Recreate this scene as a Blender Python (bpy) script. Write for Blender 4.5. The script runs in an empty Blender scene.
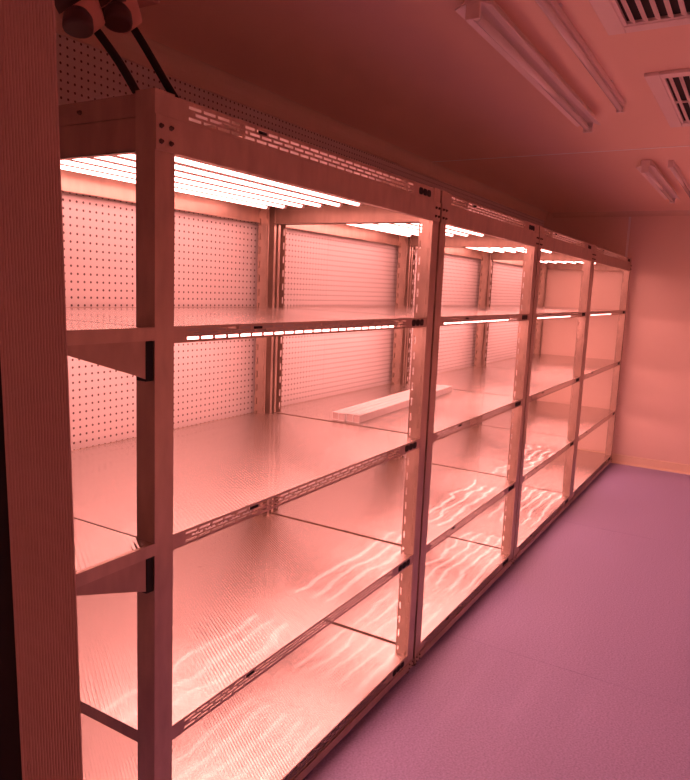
import bpy, bmesh, math, random
from mathutils import Vector, Matrix
random.seed(7)
SC = bpy.context.scene
COL = SC.collection

# ------------------------------------------------------------------ camera
F_PX = 689.6
CAM = Vector((-1.1219, -1.1752, 1.6932))
YAW, PITCH, ROLL = (math.radians(a) for a in (30.7322, 8.4106, 2.3726))
fw = Vector((math.cos(YAW) * math.cos(PITCH), math.sin(YAW) * math.cos(PITCH), -math.sin(PITCH)))
rt = Vector((math.sin(YAW), -math.cos(YAW), 0))
up = rt.cross(fw)
r2 = rt * math.cos(ROLL) + up * math.sin(ROLL)
u2 = -rt * math.sin(ROLL) + up * math.cos(ROLL)
cam_data = bpy.data.cameras.new('camera')
cam = bpy.data.objects.new('camera', cam_data)
COL.objects.link(cam)
m = Matrix((r2, u2, -fw)).transposed().to_4x4()
m.translation = CAM
cam.matrix_world = m
cam_data.sensor_fit = 'HORIZONTAL'
cam_data.sensor_width = 36.0
cam_data.lens = F_PX * 36.0 / 690.0
cam_data.clip_start = 0.05
SC.camera = cam

# ------------------------------------------------------------------ world, exposure
world = bpy.data.worlds.new('world')
SC.world = world
world.use_nodes = True
world.node_tree.nodes['Background'].inputs[0].default_value = (0, 0, 0, 1)
world.node_tree.nodes['Background'].inputs[1].default_value = 0.0   # a closed room without windows
vs = SC.view_settings
vs.view_transform = 'Standard'
vs.look = 'None'
vs.exposure = 0.0
vs.gamma = 1.0
vs.use_curve_mapping = False
try:
    SC.cycles.max_bounces = 10
    SC.cycles.diffuse_bounces = 6
    SC.cycles.glossy_bounces = 6
    SC.cycles.sample_clamp_indirect = 6.0
    SC.cycles.caustics_reflective = True
except Exception:
    pass
LED_COLOUR = (1.0, 0.335, 0.295)
LED_STRENGTH = 13.0

# ------------------------------------------------------------------ materials
def new_mat(name):
    mt = bpy.data.materials.new(name)
    mt.use_nodes = True
    nt = mt.node_tree
    b = nt.nodes['Principled BSDF']
    return mt, nt, b

def N(nt, kind, **kw):
    n = nt.nodes.new(kind)
    for k, v in kw.items():
        setattr(n, k, v)
    return n

def simple(name, col, rough=0.5, metal=0.0, noise=0.0, scale=20.0, bump=0.0):
    mt, nt, b = new_mat(name)
    b.inputs['Roughness'].default_value = rough
    b.inputs['Metallic'].default_value = metal
    b.inputs['Base Color'].default_value = (*col, 1)
    tc = N(nt, 'ShaderNodeTexCoord')
    nz = N(nt, 'ShaderNodeTexNoise')
    nz.inputs['Scale'].default_value = scale
    nz.inputs['Detail'].default_value = 4
    nt.links.new(tc.outputs['Object'], nz.inputs['Vector'])
    if noise > 0:
        mx = N(nt, 'ShaderNodeMix', data_type='RGBA')
        mx.inputs['A'].default_value = (*[max(0, c * (1 - noise)) for c in col], 1)
        mx.inputs['B'].default_value = (*[min(1, c * (1 + noise)) for c in col], 1)
        nt.links.new(nz.outputs['Fac'], mx.inputs['Factor'])
        nt.links.new(mx.outputs['Result'], b.inputs['Base Color'])
    if bump > 0:
        bp = N(nt, 'ShaderNodeBump')
        bp.inputs['Strength'].default_value = bump
        bp.inputs['Distance'].default_value = 0.002
        nt.links.new(nz.outputs['Fac'], bp.inputs['Height'])
        nt.links.new(bp.outputs['Normal'], b.inputs['Normal'])
    return mt

def mat_metal(name, col, rough):
    mt, nt, b = new_mat(name)
    b.inputs['Metallic'].default_value = 0.62
    tc = N(nt, 'ShaderNodeTexCoord')
    mp = N(nt, 'ShaderNodeMapping')
    mp.inputs['Scale'].default_value = (14, 14, 5)
    nz = N(nt, 'ShaderNodeTexNoise')
    nz.inputs['Scale'].default_value = 1.6
    nz.inputs['Detail'].default_value = 6
    nt.links.new(tc.outputs['Object'], mp.inputs['Vector'])
    nt.links.new(mp.outputs['Vector'], nz.inputs['Vector'])
    mx = N(nt, 'ShaderNodeMix', data_type='RGBA')
    mx.inputs['A'].default_value = (*[c * 0.66 for c in col], 1)
    mx.inputs['B'].default_value = (*[min(1, c * 1.3) for c in col], 1)
    nt.links.new(nz.outputs['Fac'], mx.inputs['Factor'])
    nt.links.new(mx.outputs['Result'], b.inputs['Base Color'])
    mr = N(nt, 'ShaderNodeMapRange')
    mr.inputs['To Min'].default_value = rough - 0.08
    mr.inputs['To Max'].default_value = rough + 0.1
    nt.links.new(nz.outputs['Fac'], mr.inputs['Value'])
    nt.links.new(mr.outputs['Result'], b.inputs['Roughness'])
    return mt

def mat_sheet():
    """shelf sheet: wavy stainless sheet with fine ripples added for the moire stripes of light"""
    mt, nt, b = new_mat('stainless_sheet')
    b.inputs['Metallic'].default_value = 0.97
    b.inputs['Roughness'].default_value = 0.23
    b.inputs['Anisotropic'].default_value = 0.85
    b.inputs['Anisotropic Rotation'].default_value = 0.25
    tg = N(nt, 'ShaderNodeCombineXYZ')                 # rolled along the length of the row
    tg.inputs[0].default_value = 1.0
    nt.links.new(tg.outputs[0], b.inputs['Tangent'])
    b.inputs['Coat Weight'].default_value = 0.42
    b.inputs['Coat Roughness'].default_value = 0.03
    tc = N(nt, 'ShaderNodeTexCoord')
    geo = N(nt, 'ShaderNodeNewGeometry')
    # dents and waviness of thin sheet
    nz = N(nt, 'ShaderNodeTexNoise')
    nz.inputs['Scale'].default_value = 2.6
    nz.inputs['Detail'].default_value = 1.5
    nt.links.new(geo.outputs['Position'], nz.inputs['Vector'])
    bp1 = N(nt, 'ShaderNodeBump')
    bp1.inputs['Strength'].default_value = 1.0
    bp1.inputs['Distance'].default_value = 0.006
    nt.links.new(nz.outputs['Fac'], bp1.inputs['Height'])
    # fine ripples shaped to imitate the striped reflections of the LEDs
    wv = N(nt, 'ShaderNodeTexWave', wave_type='BANDS', bands_direction='X')
    wv.inputs['Scale'].default_value = 30.0
    wv.inputs['Distortion'].default_value = 2.5
    wv.inputs['Detail'].default_value = 1.0
    wv.inputs['Detail Scale'].default_value = 0.12
    mpw = N(nt, 'ShaderNodeMapping')
    mpw.inputs['Rotation'].default_value = (0, 0, math.radians(32))
    nt.links.new(geo.outputs['Position'], mpw.inputs['Vector'])
    nt.links.new(mpw.outputs['Vector'], wv.inputs['Vector'])
    bp2 = N(nt, 'ShaderNodeBump')
    bp2.inputs['Strength'].default_value = 0.5
    bp2.inputs['Distance'].default_value = 0.002
    nt.links.new(wv.outputs['Fac'], bp2.inputs['Height'])
    nt.links.new(bp1.outputs['Normal'], bp2.inputs['Normal'])
    nt.links.new(bp2.outputs['Normal'], b.inputs['Normal'])
    nt.links.new(bp1.outputs['Normal'], b.inputs['Coat Normal'])
    # small scuffs
    sp = N(nt, 'ShaderNodeTexNoise')
    sp.inputs['Scale'].default_value = 45
    sp.inputs['Detail'].default_value = 3
    nt.links.new(geo.outputs['Position'], sp.inputs['Vector'])
    cr = N(nt, 'ShaderNodeValToRGB')
    cr.color_ramp.elements[0].position = 0.2
    cr.color_ramp.elements[0].color = (0.35, 0.29, 0.27, 1)
    cr.color_ramp.elements[1].position = 0.3
    cr.color_ramp.elements[1].color = (0.64, 0.59, 0.555, 1)
    nt.links.new(sp.outputs['Fac'], cr.inputs['Fac'])
    nt.links.new(cr.outputs['Color'], b.inputs['Base Color'])
    return mt

def mat_pegboard():
    mt, nt, b = new_mat('perforated_white_board')
    b.inputs['Roughness'].default_value = 0.45
    geo = N(nt, 'ShaderNodeNewGeometry')
    sx = N(nt, 'ShaderNodeSeparateXYZ')
    nt.links.new(geo.outputs['Position'], sx.inputs[0])
    P = 0.0277
    sq = []
    for out in ('X', 'Z'):
        d = N(nt, 'ShaderNodeMath', operation='DIVIDE')
        nt.links.new(sx.outputs[out], d.inputs[0]); d.inputs[1].default_value = P
        fr = N(nt, 'ShaderNodeMath', operation='FRACT')
        nt.links.new(d.outputs[0], fr.inputs[0])
        s = N(nt, 'ShaderNodeMath', operation='SUBTRACT')
        nt.links.new(fr.outputs[0], s.inputs[0]); s.inputs[1].default_value = 0.5
        q = N(nt, 'ShaderNodeMath', operation='MULTIPLY')
        nt.links.new(s.outputs[0], q.inputs[0]); nt.links.new(s.outputs[0], q.inputs[1])
        sq.append(q)
    ad = N(nt, 'ShaderNodeMath', operation='ADD')
    nt.links.new(sq[0].outputs[0], ad.inputs[0]); nt.links.new(sq[1].outputs[0], ad.inputs[1])
    lt = N(nt, 'ShaderNodeMath', operation='LESS_THAN')
    nt.links.new(ad.outputs[0], lt.inputs[0]); lt.inputs[1].default_value = 0.158 ** 2
    mx = N(nt, 'ShaderNodeMix', data_type='RGBA')
    mx.inputs['A'].default_value = (0.72, 0.695, 0.69, 1)
    mx.inputs['B'].default_value = (0.10, 0.07, 0.07, 1)     # the punched holes
    nt.links.new(lt.outputs[0], mx.inputs['Factor'])
    nt.links.new(mx.outputs['Result'], b.inputs['Base Color'])
    return mt

def mat_floor():
    mt, nt, b = new_mat('speckled_lilac_vinyl')
    b.inputs['Roughness'].default_value = 0.5
    geo = N(nt, 'ShaderNodeNewGeometry')
    n1 = N(nt, 'ShaderNodeTexNoise')
    n1.inputs['Scale'].default_value = 120
    n1.inputs['Detail'].default_value = 3
    nt.links.new(geo.outputs['Position'], n1.inputs['Vector'])
    cr = N(nt, 'ShaderNodeValToRGB')
    cr.color_ramp.elements[0].position = 0.32
    cr.color_ramp.elements[0].color = (0.33, 0.31, 0.60, 1)
    cr.color_ramp.elements[1].position = 0.68
    cr.color_ramp.elements[1].color = (0.50, 0.47, 0.80, 1)
    nt.links.new(n1.outputs['Fac'], cr.inputs['Fac'])
    nt.links.new(cr.outputs['Color'], b.inputs['Base Color'])
    return mt

def mat_led():
    mt, nt, b = new_mat('glowing_led_diffuser')
    b.inputs['Base Color'].default_value = (0.9, 0.88, 0.86, 1)
    b.inputs['Emission Color'].default_value = (*LED_COLOUR, 1)
    b.inputs['Emission Strength'].default_value = LED_STRENGTH
    return mt

M = {
    'metal': mat_metal('galvanised_steel', (0.52, 0.40, 0.33), 0.36),
    'metal_dark': mat_metal('darker_galvanised_steel', (0.44, 0.33, 0.27), 0.42),  # darker and rougher tone of the same steel
    'sheet': mat_sheet(),
    'sink': simple('aluminium_heat_sink', (0.45, 0.40, 0.38), 0.5, 0.5, 0.05, 30),
    'under': simple('matt_grey_underside', (0.72, 0.66, 0.63), 0.7, 0, 0.05, 10),
    'peg': mat_pegboard(),
    'floor': mat_floor(),
    'led': mat_led(),
    'ceiling': simple('cream_ceiling_panel', (0.86, 0.62, 0.51), 0.42, 0, 0.04, 1.2, 0.05),
    'wall': simple('cream_wall_panel', (0.84, 0.69, 0.60), 0.45, 0, 0.03, 1.5, 0.04),
    'trim': simple('cream_trim', (0.74, 0.60, 0.50), 0.4, 0, 0.03, 5),
    'base': simple('pale_baseboard', (0.85, 0.72, 0.55), 0.45, 0, 0.04, 6),
    'black': simple('black_plastic', (0.006, 0.005, 0.005), 0.75, 0, 0.2, 30),
    'rubber': simple('black_rubber', (0.008, 0.008, 0.008), 0.7, 0, 0.2, 40),
    'white': simple('white_enamel', (0.82, 0.72, 0.70), 0.35, 0, 0.03, 8),
    'bar': simple('white_powder_coat', (0.97, 0.97, 0.96), 0.3, 0, 0.02, 8),
    'glass_tube': simple('unlit_tube_glass', (0.85, 0.78, 0.76), 0.15, 0, 0.02, 8),
    'cap': simple('grey_tube_cap', (0.55, 0.5, 0.48), 0.4, 0.3, 0.05, 40),
    'plug': simple('brown_red_plug_plastic', (0.60, 0.34, 0.27), 0.4, 0, 0.08, 30),
    'plug_dark': simple('dark_collar_and_shade', (0.06, 0.03, 0.028), 0.45, 0, 0.1, 30),  # dark collar, and the shaded plug underside put into colour
    'rib': simple('ribbed_jamb_plastic', (0.62, 0.47, 0.42), 0.5, 0, 0.06, 25),
    'void': simple('duct_shade', (0.02, 0.015, 0.014), 0.8, 0, 0.1, 20),  # near black for the shade behind the vent slats
    'bolt': simple('dark_bolt', (0.10, 0.07, 0.06), 0.35, 0.8, 0.1, 60),
}

# ------------------------------------------------------------------ mesh helpers
class MB:
    def __init__(self):
        self.v, self.f, self.s = [], [], []
    def box(self, a, b):
        x0, y0, z0 = (min(p, q) for p, q in zip(a, b))
        x1, y1, z1 = (max(p, q) for p, q in zip(a, b))
        i = len(self.v)
        self.v += [(x0, y0, z0), (x1, y0, z0), (x1, y1, z0), (x0, y1, z0),
                   (x0, y0, z1), (x1, y0, z1), (x1, y1, z1), (x0, y1, z1)]
        for q in ((0, 3, 2, 1), (4, 5, 6, 7), (0, 1, 5, 4), (1, 2, 6, 5), (2, 3, 7, 6), (3, 0, 4, 7)):
            self.f.append(tuple(i + k for k in q)); self.s.append(False)
        return self
    def rings(self, rings, smooth=True, caps=True):
        """closed rings of points joined into a skin"""
        n = len(rings[0]); i = len(self.v)
        for r in rings: self.v += [tuple(p) for p in r]
        for k in range(len(rings) - 1):
            for j in range(n):
                a = i + k * n + j; b = i + k * n + (j + 1) % n
                self.f.append((a, b, b + n, a + n)); self.s.append(smooth)
        if caps:
            self.f.append(tuple(i + j for j in reversed(range(n)))); self.s.append(False)
            e = i + (len(rings) - 1) * n
            self.f.append(tuple(e + j for j in range(n))); self.s.append(False)
        return self
    def lathe(self, p0, p1, prof, n=16):
        """prof: (t along p0-p1, radius)"""
        p0, p1 = Vector(p0), Vector(p1)
        ax = (p1 - p0)
        z = ax.normalized()
        x = z.orthogonal().normalized(); y = z.cross(x)
        rr = []
        for t, r in prof:
            c = p0 + ax * t
            rr.append([c + (x * math.cos(2 * math.pi * k / n) + y * math.sin(2 * math.pi * k / n)) * r for k in range(n)])
        return self.rings(rr)
    def tube(self, pts, r, n=10):
        pts = [Vector(p) for p in pts]
        rr = []; x = None
        for i, p in enumerate(pts):
            t = (pts[min(i + 1, len(pts) - 1)] - pts[max(i - 1, 0)]).normalized()
            if x is None: x = t.orthogonal().normalized()
            x = (x - t * x.dot(t)).normalized(); y = t.cross(x)
            rr.append([p + (x * math.cos(2 * math.pi * k / n) + y * math.sin(2 * math.pi * k / n)) * r for k in range(n)])
        return self.rings(rr)
    def prism(self, poly, axis, a, b):
        """polygon in the two other axes, extruded along axis from a to b"""
        def mk(p, t):
            if axis == 'x': return (t, p[0], p[1])
            if axis == 'y': return (p[0], t, p[1])
            return (p[0], p[1], t)
        return self.rings([[mk(p, a) for p in poly], [mk(p, b) for p in poly]], smooth=False)
    def mesh(self, name):
        me = bpy.data.meshes.new(name)
        me.from_pydata(self.v, [], self.f)
        me.polygons.foreach_set('use_smooth', self.s)
        bm = bmesh.new(); bm.from_mesh(me)
        bmesh.ops.recalc_face_normals(bm, faces=bm.faces)
        bm.to_mesh(me); bm.free()
        me.update()
        return me
    def build(self, name, mat, parent=None, bevel=0.0):
        return link(name, self.mesh(name), mat, parent, bevel)

def link(name, me, mat, parent=None, bevel=0.0, loc=None):
    o = bpy.data.objects.new(name, me)
    if mat and not me.materials: me.materials.append(M[mat])
    COL.objects.link(o)
    o.parent = parent
    if loc: o.location = loc
    if bevel > 0:
        bv = o.modifiers.new('bevel', 'BEVEL'); bv.width = bevel; bv.segments = 2; bv.limit_method = 'ANGLE'
    return o

def tag(o, label=None, cat=None, group=None, kind=None):
    if label: o['label'] = label
    if cat: o['category'] = cat
    if group: o['group'] = group
    if kind: o['kind'] = kind
    return o

def empty(name, loc=(0, 0, 0)):
    o = bpy.data.objects.new(name, None)
    COL.objects.link(o); o.location = loc
    o.empty_display_size = 0.1
    return o

def box(name, a, b, mat, parent=None, bevel=0.0):
    return MB().box(a, b).build(name, mat, parent, bevel)

# ------------------------------------------------------------------ room
XN, XF = -1.75, 6.40          # near and far wall
YB, YR = 0.918, -2.3          # back wall behind the racks, wall across the aisle
ZC = 2.565
def structure(name, a, b, mat, label):
    return tag(box(name, a, b, mat), label, None, None, 'structure')

fl = structure('floor', (XN, YR, -0.06), (XF, YB + .02, -0.004), 'floor', 'lilac speckled vinyl floor of the aisle')
for x0, x1 in ((XN, -0.2), (-0.198, 1.966), (1.9675, 4.12), (4.1215, XF)):
    box('vinyl_sheet', (x0, YR, -0.004), (x1, YB + .02, 0.0), 'floor', fl)
ce = structure('ceiling', (XN, YR, ZC + .006), (XF, YB + .02, ZC + .06), 'ceiling', 'cream panelled ceiling with a thin joint strip')
for x0, x1 in ((XN, -0.32), (-0.316, 3.33), (3.334, XF)):
    box('ceiling_panel', (x0, YR, ZC), (x1, YB + .02, ZC + .006), 'ceiling', ce)
box('joint_strip', (3.322, YR, ZC - .0015), (3.342, YB, ZC + .001), 'bar', ce)
wb = structure('wall_back', (XN, YB + .012, 0), (XF, YB + .08, ZC), 'wall', 'white perforated board wall behind the racks')
js = [XN, -0.596, 0.78, 2.154, 3.528, 4.902, XF]
for x0, x1 in zip(js, js[1:]):
    box('perforated_panel', (x0 + .0006, YB, 0.0), (x1 - .0006, YB + .012, ZC - .02), 'peg', wb)
wf = structure('wall_far', (XF + .01, YR, 0), (XF + .08, YB + .08, ZC), 'wall', 'cream panelled end wall of the aisle')
for y0, y1 in ((YR, -1.14), (-1.137, 0.062), (0.065, YB)):
    box('wall_panel', (XF, y0, 0.0), (XF + .01, y1, ZC), 'wall', wf)
box('joint_strip', (XF - .0015, .052, 0.1), (XF + .002, .074, ZC - .05), 'bar', wf)
structure('wall_right', (XN, YR - .08, 0), (XF + .08, YR, ZC), 'wall', 'cream wall across the aisle')
structure('wall_near', (XN - .08, YR - .08, 0), (XN, YB + .08, ZC), 'wall', 'cream wall at the start of the aisle')
# cove mouldings and baseboard
def cove(poly, axis, a, b, name, label):
    tag(MB().prism(poly, axis, a, b).build(name, 'trim'), label, None, None, 'structure')
arc = [(YB - .055 * (1 - math.cos(t)), ZC - .062 + .062 * math.sin(t)) for t in [math.pi / 2 * k / 6 for k in range(7)]]
cove([(YB, ZC)] + [(YB, ZC - .080), (YB - .012, ZC - .080), (YB - .012, ZC - .062)] + [(y - .012, z) for y, z in arc[1:]], 'x', XN, XF, 'trim_1', 'cove moulding between perforated wall and ceiling')
arc2 = [(XF - .03 * (1 - math.cos(t)), ZC - .04 + .04 * math.sin(t)) for t in [math.pi / 2 * k / 5 for k in range(6)]]
cove([(XF, ZC)] + [(XF - .006, ZC - .05)] + [(x - .006, z) for x, z in arc2], 'y', YR, YB - .09, 'trim_2', 'slim cove moulding along the top of the end wall')
tag(MB().prism([(XF, 0), (XF - .03, 0), (XF - .012, .02), (XF - .008, .09), (XF, .095)], 'y', YR, YB).build('baseboard_far', 'base'),
    'pale baseboard along the end wall', None, None, 'structure')

# ribbed jamb next to the camera's way in
AZ = math.radians(55.05); DJ = 0.85
jc = Vector((CAM.x + DJ * math.cos(AZ), CAM.y + DJ * math.sin(AZ), 0))
W = 2 * DJ * math.tan(math.radians(2.34))
TILT = math.radians(-1.0)                            # the leaf hangs slightly out of plumb
jamb = empty('trim_3', jc)
jamb.rotation_euler = (0, TILT, AZ - math.pi / 2)    # local x to the right, local y away
jamb.location += Vector((math.sin(AZ), -math.cos(AZ), 0)) * (-math.tan(TILT) * 1.66 - .003)
tag(jamb, 'ribbed door jamb with a black rubber seal', None, None, 'structure')
mb = MB(); nr = 22; pw = W / nr
poly = []
for k in range(nr):
    x = -W / 2 + k * pw
    poly += [(x, 0.0011), (x + pw * .18, 0.0), (x + pw * .78, 0.0), (x + pw * .92, 0.0011)]
poly += [(W / 2, 0.0011), (W / 2, 0.03), (-W / 2, 0.03)]
mb.prism(poly, 'z', 0.004, ZC - .006).build('ribbed_face', 'rib', jamb)
box('rubber_seal', (-W / 2 - .075, .004, 0.006), (-W / 2, .028, ZC - .006), 'rubber', jamb)

# ------------------------------------------------------------------ racks
ZT, ZA, ZB, ZCC, ZD = 2.1, 1.588, 1.078, 0.566, 0.096
DEP = 0.885
PW = 0.060       # post width
RH = 0.040       # shelf rail height

def slotted(mb, x0, x1, z0, z1, y0, y1, rows, first, last, pitch=0.05, slot=0.042, sh=0.0066, skip=()):
    """plate in xz with rows of slots; rows = [(z centre, offset)]"""
    rows = sorted(rows)
    z = z0
    for zc, off in rows:
        mb.box((x0, y0, z), (x1, y1, zc - sh / 2))
        x = x0; s = first + off
        while s + slot <= last:
            if not any(a - slot < s < b for a, b in skip):
                mb.box((x, y0, zc - sh / 2), (s, y1, zc + sh / 2)); x = s + slot
            s += pitch
        mb.box((x, y0, zc - sh / 2), (x1, y1, zc + sh / 2))
        z = zc + sh / 2
    mb.box((x0, y0, z), (x1, y1, z1))

def rail_mesh(L, h, clip=True):
    """front lip of a shelf in its own frame: x 0..L, top at z=0"""
    mb = MB()
    zs = (-h * .25, -h * .5, -h * .75)
    slotted(mb, 0, L, -h, 0, 0, 0.0015, [(zs[0], 0), (zs[1], 0.022), (zs[2], 0)], 0.045, L - 0.19)
    mb.box((0, 0.0015, -0.0015), (L, 0.0025, 0))
    return mb.mesh('shelf_rail')

def logo_mesh():
    """three rounded upright black slots side by side"""
    mb = MB()
    for k in range(3):
        c = (k - 1) * 0.037
        pts = []
        for a, (sx, sz) in enumerate(((1, 1), (-1, 1), (-1, -1), (1, -1))):
            for j in range(4):
                t = math.pi / 2 * (a + j / 3)
                pts.append((c + sx * 0.008 + 0.009 * math.cos(t), sz * 0.004 + 0.009 * math.sin(t)))
        mb.prism(pts, 'y', -0.0012, 0.0006)
    return mb.mesh('badge')

def post_mesh(H):
    """post in its own frame: outer corner at 0,0; front at y=0, slotted inner face at x=PW"""
    mb = MB(); t = 0.002
    mb.box((0, 0, 0), (PW, t, H))
    mb.box((0, t, 0), (t, PW, H))
    # inner face built as slotted strips (in yz)
    cols = [(0.012, 0.0), (0.050, 0.03)]
    y = t
    for yc, off in cols:
        mb.box((PW - t, y, 0), (PW, yc - .0035, H))
        z = 0; s = 0.05 + off
        while s + .032 < H - 0.02:
            mb.box((PW - t, yc - .0035, z), (PW, yc + .0035, s)); z = s + .032; s += 0.065
        mb.box((PW - t, yc - .0035, z), (PW, yc + .0035, H))
        y = yc + .0035
    mb.box((PW - t, y, 0), (PW, PW, H))
    mb.box((0, PW - t, 0), (0.016, PW, H))
    mb.box((PW - .004, PW - t, 0), (PW, PW, H))
    return mb.mesh('post')

POST = post_mesh(ZT - 0.026)
LOGO = logo_mesh()
LOGO.materials.append(M['black'])
bolt_mb = MB().lathe((0, 0.001, 0), (0, -0.007, 0), [(0, .006), (.35, .006), (.36, .0042), (1, .0035)], 6)
BOLT = bolt_mb.mesh('bolt')
CLIP = MB().box((-.017, -.002, -.0035), (.017, .001, .0035)).mesh('clip')
FOOT = MB().lathe((0, 0, 0), (0, 0, 0.035), [(0, .026), (.25, .026), (.35, .010), (1, .010)], 12).mesh('foot')

TUBE_CACHE = {}
def led_tube(x0, x1, y, z, label, group):
    """lit tube: batten on top, tube below; z is the tube centre"""
    L = round(x1 - x0, 4)
    if L not in TUBE_CACHE:
        r = 0.0102
        half = [(r * math.cos(t), r * math.sin(t)) for t in [math.pi + math.pi * k / 8 for k in range(9)]]
        back = [(r, 0.0), (r, .008), (.006, .014), (.006, .024), (-.006, .024), (-.006, .014), (-r, .008), (-r, 0.0)]
        TUBE_CACHE[L] = (
            MB().prism(half, 'x', 0.02, L - 0.02).mesh('diffuser'),
            MB().prism([(y * 1.12, z * 1.12) for y, z in half] + [(r * 1.12, .010), (-r * 1.12, .010)], 'x', 0.0, 0.02).mesh('end_cap'),
            MB().prism(back, 'x', 0.003, L - .003).mesh('heat_sink'))
        for me in TUBE_CACHE[L][:1]:
            me.polygons.foreach_set('use_smooth', [len(p.vertices) == 4 for p in me.polygons])
    d, c, b = TUBE_CACHE[L]
    t = empty('led_tube', (x0, y, z))
    tag(t, label, 'lamp', group)
    link('diffuser', d, 'led', t)
    link('end_cap', c, 'cap', t)
    e = link('end_cap', c, 'cap', t, loc=(L, 0, 0)); e.rotation_euler = (0, 0, math.pi)
    link('heat_sink', b, 'sink', t)
    return t

def make_rack(x0, x1, label, where, short):
    L = x1 - x0
    R = empty('storage_rack', (x0, 0, 0))
    tag(R, label, 'rack', 'steel racks along the perforated wall')
    # posts
    for (px, py, sx, sy) in ((0, 0, 1, 1), (L, 0, -1, 1), (0, DEP, 1, -1), (L, DEP, -1, -1)):
        p = link('post', POST, 'metal', R, loc=(px, py, 0.03))
        p.scale = (sx, sy, 1)
        f = link('foot', FOOT, 'bolt', p, loc=(0.03, 0.03, -0.03))
    # beams across the front and back of the top, bolted over the posts
    for y0, y1 in ((-0.004, 0.0), (DEP, DEP + .004)):
        bmb = MB().box((0, y0, 1.976), (L, y1, 2.051))
        yy = y1 if y0 < 0 else y0
        bmb.box((PW, min(yy, yy + (.018 if y0 < 0 else -.018)), 1.976), (L - PW, max(yy, yy + (.018 if y0 < 0 else -.018)), 1.978))
        B = bmb.build('top_beam', 'metal', R, 0.0006)
        if y0 < 0:
            for bx in (0.014, 0.044, L - 0.014, L - 0.044):
                for bz in (1.995, 2.028):
                    link('bolt', BOLT, 'bolt', B, loc=(bx, y0, bz))
    # side beams at the top: two stacked channels each side
    for s in (0, 1):
        xa = 0.004 if s == 0 else L - .004
        xb = xa + (.0025 if s == 0 else -.0025)
        xl = xa + (.02 if s == 0 else -.02)
        sb = MB().box((xa, PW, 1.976), (xb, DEP - PW, 2.046)).box((xa, PW, 1.976), (xl, DEP - PW, 1.9785))
        sb.build('side_beam', 'metal_dark', R)
        sb = MB().box((xa + (.001 if s == 0 else -.001), PW, 2.050), (xb, DEP - PW, 2.0985)).box((xb, PW, 2.036), (xb + (.003 if s == 0 else -.003), DEP - PW, 2.06)).box((xa, PW, 2.050), (xl, DEP - PW, 2.0515))  # includes a backing strip added behind the seam to block the light
        o = sb.build('side_rail', 'metal_dark', R)
        link('bolt', BOLT, 'bolt', o, loc=(xa, PW + .19, 2.075)).rotation_euler = (0, 0, -math.pi / 2 if s == 0 else math.pi / 2)
    # shelves
    rl = rail_mesh(L - 2 * PW, RH)
    rl_top = rail_mesh(L - 2 * PW, 0.050)
    for z, nm in ((ZT, 'top'), (ZA, 'A'), (ZB, 'B'), (ZCC, 'C'), (ZD, 'D')):
        h = 0.050 if nm == 'top' else RH
        sh = MB()
        sh.box((PW, 0.003, z - .003), (L - PW, DEP - .003, z - .0012))
        for xe0, xe1 in ((0.003, PW), (L - PW, L - 0.003)):
            sh.box((xe0, PW + .002, z - .003), (xe1, DEP - PW - .002, z - .0012))
        S = sh.build('shelf', 'sheet', R)
        MB().box((PW, 0.004, z - .0045), (L - PW, DEP - .004, z - .0031)).build('underside', 'under', S)
        r = link('shelf_rail', rl_top if nm == 'top' else rl, 'metal', S, loc=(PW, 0.0012, z))
        link('badge', LOGO, 'black', r, loc=(L - 2 * PW - .085, 0, -h * .5))
        link('clip', CLIP, 'black', r, loc=(0.318, 0, -h * .28))
        rr = MB().box((PW, DEP - .0025, z - h), (L - PW, DEP - .001, z))
        rr.build('rear_rail', 'metal', S)
        if nm not in ('top',):
            for xa, xb in ((0.003, 0.0055), (L - .0055, L - .003)):
                MB().box((xa, PW, z - .036), (xb, DEP - PW, z - .003)).build('end_rail', 'metal', S)
        if nm == 'D':
            B = MB().box((0, -.004, 0.022), (L, 0, z - RH - .001)).box((PW, 0, 0.022), (L - PW, .02, 0.024)).build('base_beam', 'metal', R, 0.0006)
            for bx in (0.014, 0.044, L - 0.014, L - 0.044):
                for bz in (.031, .050):
                    b = link('bolt', BOLT, 'bolt', B, loc=(bx, -.004, bz)); b.scale = (.7, .7, .7)
            MB().box((0, DEP, 0.022), (L, DEP + .004, z - RH - .001)).build('base_beam', 'metal', R)
    # lit tubes under the top and under the three upper shelves
    lvl = {'top': (ZT, 'the top of ' + short, 8), 'A': (ZA, 'the highest shelf of ' + short, 8),
           'B': (ZB, 'the middle shelf of ' + short, 8), 'C': (ZCC, 'the lowest shelf of ' + short, 8)}
    for nm, (z, txt, n) in lvl.items():
        zt = z - 0.062 if nm == 'top' else z - 0.0365
        tl = 0.07
        c0 = L / 2 - min(1.27, L - .26) / 2; c1 = L - c0
        # cross bars that carry the tubes
        for xc in (c0 + .16, c1 - .16):
            MB().box((xc - .012, .004, zt + .024), (xc + .012, DEP - .004, z - .0045)).build('lamp_carrier', 'metal', R)
        for k in range(n):
            y = 0.105 + 0.665 * k / (n - 1)
            led_tube(x0 + c0, x0 + c1, y, zt, 'glowing LED tube under ' + txt, 'LED tubes under ' + txt)
    return R

X1, X2, X3, X4 = 1.550, 3.0055, 4.545, 6.345
G = 0.018
r1 = make_rack(0.0, X1, 'open steel rack with cantilevered end shelves and cables entering its top', '', 'the rack with the end shelves')
r2_ = make_rack(X1 + G, X2, 'open steel rack with a bundle of white bars on its middle shelf', '', 'the rack with the white bars')
r3 = make_rack(X2 + G, X3, 'empty steel rack between the rack with white bars and the rack at the end wall', '', 'the rack beside the end wall rack')
r4 = make_rack(X3 + .0125, X4, 'empty steel rack standing last in the row against the end wall', '', 'the end wall rack')

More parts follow.
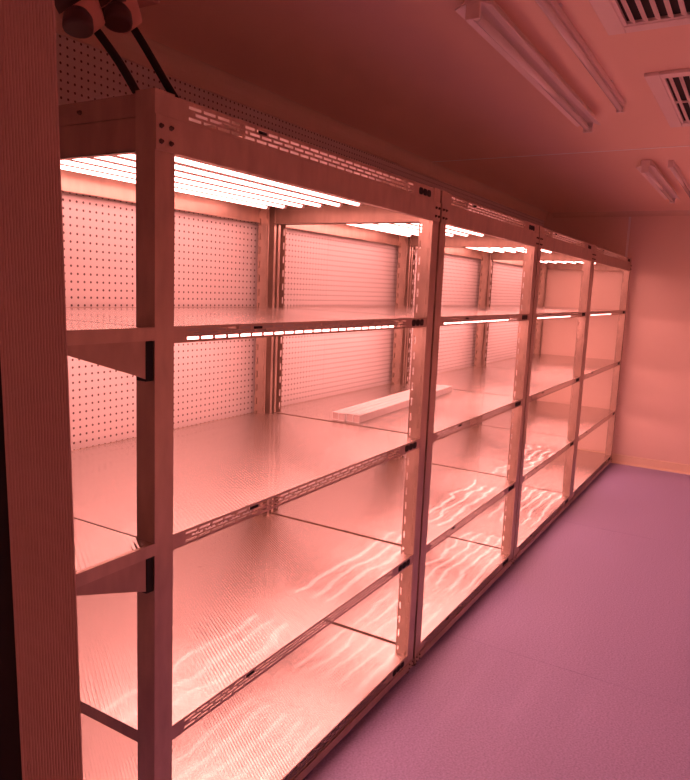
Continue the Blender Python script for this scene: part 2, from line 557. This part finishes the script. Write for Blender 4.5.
# cantilevered end shelves of the first rack
for z in (ZA, ZB):
    xe = -0.30
    S = MB()
    S.box((xe, 0.003, z - .004), (-0.003, DEP - .003, z - .0015))
    o = S.build('end_shelf', 'sheet', r1)
    MB().box((xe, -.008, z - .030), (-0.004, -.0055, z)).box((xe, -.0055, z - .0022), (-.004, .003, z - .0005)).box((xe, -.0055, z - .030), (-.004, .016, z - .028)).build('front_rail', 'metal', o)
    MB().box((xe, 0.0025, z - .030), (xe + .0025, DEP, z)).build('end_rail', 'metal', o)
    for y in (0.006, DEP - .03):
        MB().prism([(-.012, z - .030), (-.012, z - .122), (-.05, z - .108), (-.275, z - .036), (-.275, z - .030)], 'y', y, y + .0025).build('bracket', 'metal_dark', o)
        MB().box((-.022, y - .002, z - .124), (-.0005, y + .030, z - .032)).build('bracket_foot', 'rubber', o, 0.002)

# ------------------------------------------------------------------ white bars on the middle shelf
a = math.atan2(0.075, 1.33)
for k in range(4):
    bw, bh, bl = 0.0375, 0.036, 1.30 + (0.0, .006, -.004, .003)[k]
    mb = MB()
    t = .0022
    mb.box((0, 0, 0), (bl, bw - .003, t)).box((0, 0, bh - t), (bl, bw - .003, bh))
    mb.box((0, 0, t), (bl, t, bh - t)).box((0, bw - .003 - t, t), (bl, bw - .003, bh - t))
    b = mb.mesh('white_bar')
    o = link('white_bar', b, 'bar', None, 0.0012)
    o.location = (1.612 - math.sin(a) * k * bw + (0, .004, -.003, .002)[k], 0.366 + math.cos(a) * k * bw, ZB - .0012)
    o.rotation_euler = (0, 0, a)
    tag(o, 'long white square bar lying in a bundle of four on the middle shelf', 'bar', 'white bars on the middle shelf')
    for xe in (0.004, bl - .006):
        MB().box((xe, t, t), (xe + .002, bw - .003 - t, bh - t)).build('end_plug', 'white', o)

# ------------------------------------------------------------------ unlit fluorescent fixtures on the ceiling
def wide_fixture(x0, x1, yc, label):
    L = x1 - x0
    o = empty('fluorescent_fixture', (x0, yc, ZC))
    tag(o, label, 'ceiling lamp', 'unlit fluorescent fixtures on the ceiling')
    MB().prism([(-.028, -.002), (.028, -.002), (.028, -.030), (.057, -.044), (.055, -.047), (.022, -.034), (-.022, -.034), (-.055, -.047), (-.057, -.044), (-.028, -.030)],
               'x', 0.0, L).build('reflector', 'white', o)
    for xe in (0.0, L - .012):
        MB().box((xe, -.022, -.078), (xe + .012, .022, -.034)).build('lamp_holder', 'white', o, 0.002)
    MB().lathe((0.012, 0, -.060), (L - .012, 0, -.060), [(0, .013), (1, .013)], 14).build('glass_tube', 'glass_tube', o)
    for xe in (.012, L - .042):
        MB().lathe((xe, 0, -.060), (xe + .03, 0, -.060), [(0, .0138), (1, .0138)], 14).build('tube_cap', 'cap', o)
    MB().box((.02, -.030, -.002), (L - .02, .030, 0)).build('base_plate', 'white', o)
def slim_fixture(x0, x1, yc, label):
    L = x1 - x0
    o = empty('batten_fixture', (x0, yc, ZC))
    tag(o, label, 'ceiling lamp', 'unlit batten fixtures on the ceiling')
    MB().prism([(-.017, 0), (.017, 0), (.017, -.022), (-.017, -.022)], 'x', 0, L).build('housing', 'white', o, 0.002)
    MB().lathe((.012, 0, -.032), (L - .012, 0, -.032), [(0, .0125), (1, .0125)], 12).build('glass_tube', 'glass_tube', o)
    for xe in (0, L - .014):
        MB().box((xe, -.016, -.046), (xe + .014, .016, -.022)).build('lamp_holder', 'white', o, 0.002)
    for xe in (L * .25, L * .78):
        MB().box((xe, -.024, -.003), (xe + .02, .034, 0)).build('mounting_clip', 'white', o)
wide_fixture(0.90, 2.47, -0.353, 'wide unlit fluorescent fixture with reflector beside the slim batten and vents')
slim_fixture(0.70, 2.27, -0.532, 'slim unlit batten between the wide fixture and the ceiling vents')
wide_fixture(3.68, 5.22, -0.445, 'wide unlit fluorescent fixture near the end wall beyond the ceiling joint')
slim_fixture(3.74, 5.28, -0.582, 'slim unlit batten near the end wall beyond the ceiling joint')

# ------------------------------------------------------------------ ceiling vents
def vent(x0, x1, y1, label):
    Wd = 0.50; L = x1 - x0
    o = empty('ceiling_vent', (x0, y1 - Wd, ZC))
    tag(o, label, 'vent', 'slotted air vents in the ceiling')
    fwid = 0.055
    for nm, a, b in (('f', (0, 0), (L, fwid)), ('f', (0, Wd - fwid), (L, Wd)), ('f', (0, fwid), (fwid, Wd - fwid)), ('f', (L - fwid, fwid), (L, Wd - fwid))):
        MB().box((a[0], a[1], -.014), (b[0], b[1], 0)).build('frame_bar', 'white', o, 0.003)
    i = fwid + .012
    for a, b in (((fwid, fwid), (L - fwid, i)), ((fwid, Wd - i), (L - fwid, Wd - fwid)), ((fwid, i), (i, Wd - i)), ((L - i, i), (L - fwid, Wd - i))):
        MB().box((a[0], a[1], -.010), (b[0], b[1], 0)).build('inner_bar', 'white', o)
    box('duct_shade_sheet', (i, i, -.0005), (L - i, Wd - i, 0.0), 'void', o)  # flat near-black sheet, painted as the shade inside the duct
    n = 10
    sl = MB().prism([(-.009, -.010), (-.006, -.0125), (.008, -.0045), (.006, -.002)], 'x', i, L - i).mesh('slat')
    for k in range(n):
        link('slat', sl, 'white', o, loc=(0, i + (Wd - 2 * i) * (k + .5) / n, 0))
    box('cross_bar', (L / 2 - .006, i, -.0105), (L / 2 + .006, Wd - i, -.003), 'white', o)
vent(0.48, 1.385, -0.640, 'slotted ceiling vent beside the near end of the slim batten')
vent(1.88, 2.785, -0.680, 'slotted ceiling vent beside the far ends of the first fixtures')

# ------------------------------------------------------------------ plugs and cables above the first rack
def ray(u, v):
    return fw + r2 * ((u - 345) / F_PX) - u2 * ((v - 390) / F_PX)
def on_y(u, v, y):
    d = ray(u, v); return CAM + d * ((y - CAM.y) / d.y)
hb = empty('socket_box', (0.0, 0.2, ZC))
tag(hb, 'ceiling socket box above the first rack holding two cable plugs', 'socket box')
box('housing', (-.20, -.055, -.215), (.16, .055, -.06), 'plug', hb, 0.008)
box('stem', (-.05, -.03, -.06), (.01, .03, 0), 'plug', hb, 0.004)
CLIPS = (((72, -2), (97, 31), [(108, 46), (119, 62), (128, 77), (137, 93)], 'plug with cable running behind the first post of the rack', (78, 25)),
         ((112, -4), (134, 29), [(145, 47), (156, 66), (167, 85), (178, 103)], 'plug with cable running over the top rail of the rack', (118, 20)))
for p0, p1, cp, lab, underside_shade in CLIPS:
    A = on_y(*p0, .20); B = on_y(*p1, .18)
    P = empty('power_plug', A)
    tag(P, 'brown red industrial ' + lab, 'plug', 'industrial plugs above the first rack')
    Z = Vector((0, 0, 0)); T = B - A
    top = Vector((A.x - .03, .2, ZC - .2155)) - A
    MB().lathe(top, Z + T * .25, [(0, .036), (.45, .036), (.5, .046), (1, .046)], 20).build('collar', 'plug_dark', P)
    MB().lathe(Z + T * .1, T, [(0, .044), (.12, .047), (.3, .046), (.75, .034), (.97, .026), (1, .018)], 20).build('body', 'plug', P)
    fc = on_y(*underside_shade, .15) - A
    nrm = Vector((-.20, -.24, -.95)).normalized()
    MB().lathe(fc - nrm * .03, fc + nrm * .012, [(0, .022), (.3, .030), (.8, .032), (.95, .031), (1, .026)], 20).build('underside_shade', 'plug_dark', P)  # dark disc added to stand for the shadowed underside of the plug
    pts = [T * .9, T]
    for q, (u, v) in enumerate(cp):
        pts.append(on_y(u, v, .18 - .022 * (q + 1)) - A)
    last = pts[-1]
    e1 = Vector((last.x + .01, last.y, ZT + .004 - A.z))
    pts += [last + (e1 - last) * .5, e1]
    # round the corners
    sm = []
    for k in range(len(pts) - 1):
        pa, pb, pc, pd = pts[max(k - 1, 0)], pts[k], pts[k + 1], pts[min(k + 2, len(pts) - 1)]
        for j in range(4):
            t = j / 4
            sm.append(0.5 * ((2 * pb) + (pc - pa) * t + (2 * pa - 5 * pb + 4 * pc - pd) * t * t + (3 * pb - pa - 3 * pc + pd) * t ** 3))
    sm.append(pts[-1])
    MB().tube(sm, .0095, 10).build('cable', 'rubber', P)
